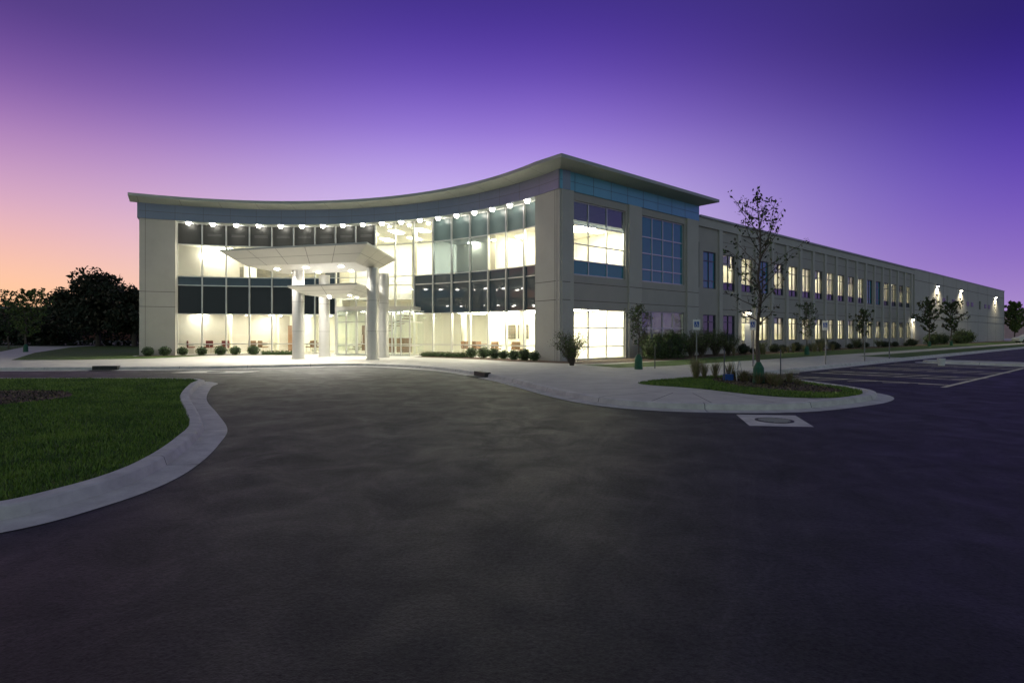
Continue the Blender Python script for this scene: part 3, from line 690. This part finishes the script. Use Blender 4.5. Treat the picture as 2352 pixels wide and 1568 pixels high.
def tree(name,loc,h,clear,spread,nb,leafn,leafs,ks,rt=.05,bag=False,up=1.0,seed=1):
    random.seed(seed); e=empty(name,loc); b=B(); lv=B(); pts=[]
    prev=Vector((0,0,0)); N=9; leader=[prev]
    for i in range(1,N+1):
        p=Vector((random.gauss(0,.018*h/5)*i**.5,random.gauss(0,.018*h/5)*i**.5,h*i/N)); leader.append(p)
    for i in range(N):
        r0=rt*(1-i/N)**.8+.006; r1=rt*(1-(i+1)/N)**.8+.005; b.tube(leader[i],leader[i+1],r0,r1,'bark',7,False)
    def at(z):
        f=min(z/h*N,N-.001); i=int(f); return leader[i].lerp(leader[i+1],f-i)
    for i in range(nb):
        f=i/nb; z=clear+(h*.97-clear)*f; prof=math.sin(math.pi*min(1,(f*.78+.18)))**.8
        L=spread*prof*random.uniform(.65,1.15); a_=i*2.4+random.uniform(-.4,.4)
        p=at(z); el=random.uniform(.45,.95)*up; cur=p; dirv=Vector((math.cos(a_)*math.cos(el),math.sin(a_)*math.cos(el),math.sin(el)))
        rr=rt*.35*(1-f*.6); segs=4
        for s_ in range(segs):
            nx=cur+dirv*L/segs; b.tube(cur,nx,rr*(1-s_/segs)+.004,rr*(1-(s_+1)/segs)+.003,'bark',5,False)
            for q in range(2):
                a2=random.uniform(0,6.28); sd=(dirv+Vector((math.cos(a2),math.sin(a2),random.uniform(-.2,.7)))*.8).normalized(); sl=L*random.uniform(.15,.35)
                st_=cur.lerp(nx,random.random()); en=st_+sd*sl; b.tube(st_,en,.005,.003,'bark',4,False)
                for _ in range(leafn): pts.append(st_.lerp(en,random.uniform(.3,1.1))+Vector([random.gauss(0,.035+.02*h/5) for _ in range(3)]))
            cur=nx; dirv=(dirv+Vector((random.gauss(0,.18),random.gauss(0,.18),random.uniform(-.05,.2)))).normalized()
    leafquads(lv,np.array([tuple(p) for p in pts]),leafs,[random.choice(ks) for _ in pts])
    if bag:
        b.tube((0,0,0),(0,0,.45),.17,.15,'bag',12); b.tube((0,0,.45),(0,0,.62),.15,.06,'bag',12)
    b.obj('trunk_and_branches',e); lv.obj('leaves',e); return e
tree('young_tree',(7.3,16.5,.13),5.6,1.7,1.45,30,3,.055,['leafd','leafp','leaf'],.055,True,1.0,3)
tree('young_tree',(5.2,22.9,.12),2.6,.9,.8,22,6,.045,['leafp','leafy','leaf'],.035,True,.9,5)
tree('young_tree',(20.1,38,.12),3.6,1.2,1.0,20,6,.06,['leaf','leafp'],.04,True,.9,8)
tree('young_tree',(46.8,62.5,.12),5.2,1.5,1.9,24,10,.11,['leaf','leafp'],.07,True,.9,9)
tree('young_tree',(52.4,66.5,.12),5.2,1.5,1.9,24,10,.11,['leafp','leaf'],.07,True,.9,10)
tree('young_tree',(31.5,50,.12),3.6,1.2,1.2,20,7,.08,['leaf','leafp'],.04,False,.9,11)
tree('young_tree',(-38.4,44,.12),4.8,1.2,2.2,30,14,.09,['leafy','leaf'],.07,True,.7,12)
tree('young_tree',(-47,52,.12),4.5,1.2,2.0,26,12,.09,['leaf','leafd'],.07,False,.7,14)
tree('roadside_tree',(101,112,.12),7.5,1.5,3.0,34,22,.2,['leafy','leaf'],.12,False,.9,15)
tree('roadside_tree',(112,118,.12),6,1.5,3.0,34,22,.2,['leaf','leafd'],.12,False,.9,16)
random.seed(99)
def bigtree(name,loc,rx,h,n,size=.35):
    e=empty(name,loc); b=B(); b.tube((0,0,0),(0,0,h*.5),.3,.16,'bark',9)
    cl=[]
    for i in range(26):
        a_=random.uniform(0,6.28); rr=rx*.75*random.random()**.6; z=h*random.uniform(.3,.88); f=1-abs(z/h-.5)*1.1
        cl.append((rr*math.cos(a_)*f,rr*math.sin(a_)*f,z,random.uniform(.16,.32)*rx))
    for c in cl: b.tube((0,0,h*.35),(c[0],c[1],c[2]),.07,.03,'bark',5,False)
    P=[]
    for i in range(n):
        c=random.choice(cl); u=Vector([random.gauss(0,1) for _ in range(3)]).normalized()*c[3]*random.uniform(.55,1.15); P.append((c[0]+u.x,c[1]+u.y,c[2]+u.z*.85))
    lv=B(); leafquads(lv,np.array(P),size,[random.choice(['leafd','leafd','leafd','leafp']) for _ in P]); b.obj('trunk_and_limbs',e); lv.obj('crown',e)
bigtree('shade_tree',(-47.5,64,.1),6.0,8.2,12000,.22)
bigtree('shade_tree',(-42.0,62,.1),4.2,6.6,7000,.22)
bigtree('shade_tree',(-37.5,60,.1),4,5.4,6000,.22)
bigtree('shade_tree',(-56,68,.1),5.0,4.2,6000,.25)
bigtree('shade_tree',(-64,72,.1),5.5,4.2,6000,.25)
bigtree('shade_tree',(-46,75,.1),4,9.5,7000,.3)
b=B(); P=[]
for i in range(16000):
    x=random.uniform(-260,-35); y=150-x*.02+random.gauss(0,3); hh=5.0+2.5*noise.noise(Vector((x*.06,0,0)))+1.5*noise.noise(Vector((x*.3,3,0))); P.append((x,y,hh*random.random()**.7))
for i in range(12000):
    x=random.uniform(95,420); y=240+random.gauss(0,4); hh=7+3*noise.noise(Vector((x*.05,9,0)))+2*noise.noise(Vector((x*.25,3,0))); P.append((x,y,hh*random.random()**.7))
leafquads(b,np.array(P),.7,'leafd'); b.obj('distant_tree_line')
b=B(); P=[]
for i in range(7000):
    x=random.uniform(-90,-30); y=66+(x+30)*-.1+random.gauss(0,1); P.append((x,y,random.random()*(2.4+.8*noise.noise(Vector((x*.3,0,0))))))
leafquads(b,np.array(P),.22,'leafd'); b.obj('boundary_hedge')
def distb(name,x0,x1,y0,y1,h,k):
    e=empty(name); b=B(); b.box(x0,x1,y0,y1,0,h,k); b.obj('walls',e); b=B(); b.box(x0-.3,x1+.3,y0-.3,y1+.3,h,h+.4,'roof'); b.obj('roof_parapet',e)
    b=B()
    for i in range(12): 
        xx=x0+(x1-x0)*(i+.3)/12; b.box(xx,xx+(x1-x0)/30,y0-.06,y0-.01,h*.35,h*.65,'spandrel')
    b.obj('windows',e)
distb('distant_warehouse',-150,-62,118,150,6.8,'brickfar')
distb('distant_office',150,230,160,190,8,'precast2')
# ------------------------------------------------------------ signs etc
def signpost(loc,h=2.1,rot=0,panel=True):
    e=empty('accessible_parking_sign' if panel else 'sign_post',loc); e.rotation_euler=(0,0,rot); b=B(); b.box(-.022,.022,-.02,.02,0,h,'post'); b.obj('post',e)
    if not panel: return
    b=B(); b.box(-.15,.15,-.035,-.022,h-.48,h-.03,'white'); b.box(-.10,.10,-.04,-.036,h-.36,h-.12,'blue')
    def seg(p,q,w=.016): 
        p=Vector((p[0],-.043,h-.37+p[1]));q=Vector((q[0],-.043,h-.37+q[1])); n=(q-p).normalized(); n=Vector((-n.z,0,n.x))*w/2; b.face([p-n,q-n,q+n,p+n],'white')
    for i in range(9):
        t=math.radians(130+i*26); t2=math.radians(130+(i+1)*26); seg((-.01+.05*math.cos(t),.08+.05*math.sin(t)),(-.01+.05*math.cos(t2),.08+.05*math.sin(t2)),.014)
    seg((-.01,.19),(-.005,.12)); seg((-.005,.12),(.045,.115)); seg((.045,.115),(.07,.05)); seg((-.01,.165),(.04,.16)); 
    b.face([(-.012+.016*math.cos(t),-.043,h-.37+.215+.016*math.sin(t)) for t in np.linspace(0,6.28,13)[:-1]],'white')
    b.obj('panel',e)
for p,r,pn in (((7.95,24,.12),-.2,True),((10.6,24.5,.12),-1.0,True),((14.97,26.6,.12),-1.1,True),((18.6,29.4,.12),-1.2,False),((21.6,31.9,.12),-1.2,False)): signpost(p,2.1,r,pn)
for p in ((8.05,16.7,.12),(6.55,17.2,.12),(6.0,23.4,.12)):
    b=B(); b.tube((0,0,0),(0,0,.95),.02,.015,'darkframe',6); b.tube((0,0,.95),(0,0,.99),.022,.004,'darkframe',6); b.obj('tree_stake',loc=p)
b=B()
for x in (-.15,.15):
    b.tube((x,0,0),(x*.8,.12,.6),.014,.014,'alum',6); b.tube((x,.28,0),(x*.8,.16,.6),.014,.014,'alum',6)
for i in range(3): b.box(-.14,.14,.02+.03*i,.07+.03*i,.15+.17*i,.165+.17*i,'alum')
o=b.obj('step_stool',loc=(7.05,17.2,.13)); o.rotation_euler=(0,0,.5)
b=B(); b.box(-.13,.13,-.09,.09,0,.17,'blue'); b.box(-.14,.14,-.10,.10,.17,.19,'blue'); b.tube((-.08,0,.19),(-.08,0,.25),.01,.01,'post',6);b.tube((.08,0,.19),(.08,0,.25),.01,.01,'post',6);b.tube((-.08,0,.25),(.08,0,.25),.01,.01,'post',6); b.obj('tool_box',loc=(6.75,17.4,.13))
b=B()
b.tube((0,0,0),(0,0,.36),.14,.165,'white',20,False); b.tube((0,0,.33),(0,0,.36),.175,.175,'white',20,True)
pr=None
for i in range(9):
    t=math.pi*i/8; p=(.17*math.cos(t),-.02,.33-.14*math.sin(t)); 
    if pr: b.tube(pr,p,.006,.006,'post',5)
    pr=p
b.obj('bucket',loc=(*W(13.2,13.4)[:2],.0))
def car(loc,rot,k):
    e=empty('parked_car',loc); e.rotation_euler=(0,0,rot)
    prof=[(-2.2,.35),(-2.25,.75),(-1.9,.95),(-1.35,1.0),(-.75,1.42),(.7,1.45),(1.35,1.02),(2.1,.9),(2.25,.6),(2.2,.35)]
    b=B()
    rows=[[(x,y*(1 if z<1.05 else .82),z) for x,z in prof] for y in (-.86,.86)]
    b.face(rows[0],k); b.face(list(reversed(rows[1])),k)
    for i in range(len(prof)):
        j=(i+1)%len(prof); b.face([rows[0][i],rows[1][i],rows[1][j],rows[0][j]],k)
    b.obj('body',e)
    b=B()
    for s_ in (-1,1):
        y=s_*.80; b.face([(-1.15,y*1.08,1.03),(1.15,y*1.08,1.03),(.62,y*.92,1.38),(-.68,y*.92,1.38)],'spandrel')
    b.obj('windows',e); b=B()
    for x in (-1.4,1.4):
        for y in (-.88,.72): b.tube((x,y,.33),(x,y+.18,.33),.33,.33,'tyre',20); b.tube((x,y-.01 if y<0 else y+.19,.33),(x,y+.0 if y<0 else y+.2,.33),.2,.2,'alum',14)
    b.obj('wheels',e)
car((*W(88,13.5)[:2],0),math.radians(-50),'carpaint'); car((*W(77,13.5)[:2],0),math.radians(-50),'black')
car((82,88,0),math.radians(170),'white')
# ------------------------------------------------------------ grass blades
def inpoly(P,poly):
    x,y=P[:,0],P[:,1]; ins=np.zeros(len(P),bool); n=len(poly)
    for i in range(n):
        x0,y0=poly[i];x1,y1=poly[(i+1)%n]
        c=((y0>y)!=(y1>y))&(x<(x1-x0)*(y-y0)/((y1-y0)+1e-12)+x0); ins^=c
    return ins
def blades(name,polyg,bbox,n,z,excl=None,hs=(.03,.06)):
    P=np.stack([rng.uniform(bbox[0],bbox[1],n),bbox[2]*(bbox[3]/bbox[2])**rng.random(n)],1)
    ok=inpoly(P,polyg)
    if excl is not None: ok&=~inpoly(P,excl)
    P=P[ok]; n=len(P); h=rng.uniform(*hs,n); w=.0035+.0006*P[:,1]; a=rng.uniform(0,6.283,n); la=rng.uniform(0,6.283,n); le=rng.random(n)*.9*h
    zz=np.full(n,z)
    v0=np.stack([P[:,0]-np.cos(a)*w,P[:,1]-np.sin(a)*w,zz],1); v1=np.stack([P[:,0]+np.cos(a)*w,P[:,1]+np.sin(a)*w,zz],1); v2=np.stack([P[:,0]+np.cos(la)*le,P[:,1]+np.sin(la)*le,zz+h],1)
    V=np.stack([v0,v1,v2],1).reshape(-1,3)
    me=D.meshes.new(name); me.vertices.add(3*n); me.vertices.foreach_set('co',V.ravel()); me.loops.add(3*n); me.loops.foreach_set('vertex_index',np.arange(3*n)); me.polygons.add(n); me.polygons.foreach_set('loop_start',np.arange(0,3*n,3))
    for k in ('blade','blade2','blade3'): me.materials.append(M[k])
    cl=np.array([noise.noise(Vector((p[0]*1.3,p[1]*1.3,0))) for p in P]); r=rng.random(n)+cl*.5
    me.polygons.foreach_set('material_index',np.where(r<.3,2,np.where(r>.72,1,0)).astype(np.int32)); me.update(calc_edges=True); me.validate()
    o=D.objects.new(name,me); sc.collection.objects.link(o)
M['blade']=mat('grass_blade',(.14,.25,.025),(.095,.18,.016),.6,scale=.8); M['blade2']=mat('grass_blade_light',(.23,.33,.045),(.16,.25,.03),.6,scale=.8); M['blade3']=mat('grass_blade_dark',(.06,.12,.015),(.04,.09,.010),.6,scale=.8)
blades('lawn_grass_blades',[(p.x,p.y) for p in island_in],(-22,-3.8,3.6,18.6),330000,.115,mb)
blades('lawn_grass_blades',[(p.x,p.y) for p in pen],(3.5,9.2,12.5,19.5),30000,.126,[(p.x,p.y) for p in pm])
b=B(); P=[]
for i in range(2600):
    t=random.uniform(0,6.28); r=2.0*random.random()**.5; P.append((-12.3+r*math.cos(t),12.3+r*math.sin(t),.14+random.random()*.02))
for i in range(2200):
    x,y=random.uniform(6.2,8.6),random.uniform(13.8,18.7); P.append((x,y,.137+random.random()*.015))
PA=np.array(P); okk=inpoly(PA[:,:2],[(p.x,p.y) for p in pm])|(PA[:,0]<0); PA=PA[okk]
leafquads(b,PA,.03,[random.choice(['bark','leafp','straw','leafd']) for _ in PA]); b.obj('bark_chips')
# ------------------------------------------------------------ world
w=D.worlds.new('World'); sc.world=w; w.use_nodes=True; nt=w.node_tree; bg=nt.nodes['Background']
tc=nt.nodes.new('ShaderNodeTexCoord'); sx=nt.nodes.new('ShaderNodeSeparateXYZ'); nt.links.new(tc.outputs['Generated'],sx.inputs[0])
def math_(op,a=None,b_=None,va=None,vb=None):
    n=nt.nodes.new('ShaderNodeMath'); n.operation=op
    if a is not None: nt.links.new(a,n.inputs[0])
    elif va is not None: n.inputs[0].default_value=va
    if b_ is not None: nt.links.new(b_,n.inputs[1])
    elif vb is not None: n.inputs[1].default_value=vb
    return n.outputs[0]
def ramp(st_):
    r=nt.nodes.new('ShaderNodeValToRGB'); r.color_ramp.interpolation='B_SPLINE'; els=r.color_ramp.elements
    els[0].position=st_[0][0]; els[0].color=(*lin(st_[0][1]),1); els[1].position=st_[-1][0]; els[1].color=(*lin(st_[-1][1]),1)
    for p,c in st_[1:-1]: e_=els.new(p); e_.color=(*lin(c),1)
    nt.links.new(sx.outputs['Z'],r.inputs['Fac']); return r.outputs['Color']
rl=ramp([(0,(252,190,130)),(.045,(250,198,155)),(.11,(238,184,172)),(.18,(210,164,196)),(.26,(166,120,184)),(.33,(116,76,160)),(.41,(68,40,126)),(.55,(60,50,105)),(.8,(98,100,118))])
rc=ramp([(0,(232,208,225)),(.12,(222,202,234)),(.20,(212,192,240)),(.27,(186,160,232)),(.34,(144,112,212)),(.42,(96,66,176)),(.51,(58,34,138)),(.65,(58,50,110)),(.85,(98,100,118))])
rr=ramp([(0,(175,148,205)),(.05,(155,125,200)),(.10,(134,102,194)),(.17,(108,76,186)),(.25,(76,48,168)),(.33,(46,22,132)),(.41,(30,10,100)),(.55,(50,42,105)),(.8,(98,100,118))])
rb=ramp([(0,(150,168,172)),(.2,(142,160,166)),(.5,(125,142,148)),(.85,(98,100,118))])
z2=math_('MULTIPLY',sx.outputs['Z'],sx.outputs['Z']); om=math_('SUBTRACT',None,z2,va=1.0); om=math_('MAXIMUM',om,None,vb=.01); sq=math_('SQRT',om); az=math_('DIVIDE',sx.outputs['X'],sq)
def mr(a,f0,f1):
    n=nt.nodes.new('ShaderNodeMapRange'); n.inputs['From Min'].default_value=f0; n.inputs['From Max'].default_value=f1; n.interpolation_type='SMOOTHSTEP'; nt.links.new(a,n.inputs['Value']); return n.outputs[0]
def mixc(f,a,b_):
    n=nt.nodes.new('ShaderNodeMix'); n.data_type='RGBA'; nt.links.new(f,n.inputs[0]); nt.links.new(a,n.inputs[6]); nt.links.new(b_,n.inputs[7]); return n.outputs[2]
c1=mixc(mr(az,-.74,-.12),rl,rc); c2=mixc(mr(az,0.0,.74),c1,rr); c3=mixc(mr(sx.outputs['Y'],.25,-.35),c2,rb)
sky=nt.nodes.new('ShaderNodeTexSky'); sky.sky_type='NISHITA'; sky.sun_disc=False; sky.sun_elevation=math.radians(0.5); sky.sun_rotation=math.radians(-60)
add=nt.nodes.new('ShaderNodeMix'); add.data_type='RGBA'; add.blend_type='ADD'; add.inputs[0].default_value=.02
nt.links.new(c3,add.inputs[6]); nt.links.new(sky.outputs[0],add.inputs[7]); nt.links.new(add.outputs[2],bg.inputs['Color']); bg.inputs['Strength'].default_value=1.0
# ------------------------------------------------------------ camera
cam=D.cameras.new('camera'); cam.lens=36*1280/2352; cam.sensor_width=36; cam.shift_y=-(784-765)/2352; cam.clip_end=5000; cam.clip_start=.1
co=D.objects.new('camera',cam); co.location=(0,0,1.6); co.rotation_euler=(math.radians(90),0,0); sc.collection.objects.link(co); sc.camera=co
sc.view_settings.view_transform='Standard'; sc.view_settings.look='None'; sc.view_settings.exposure=0
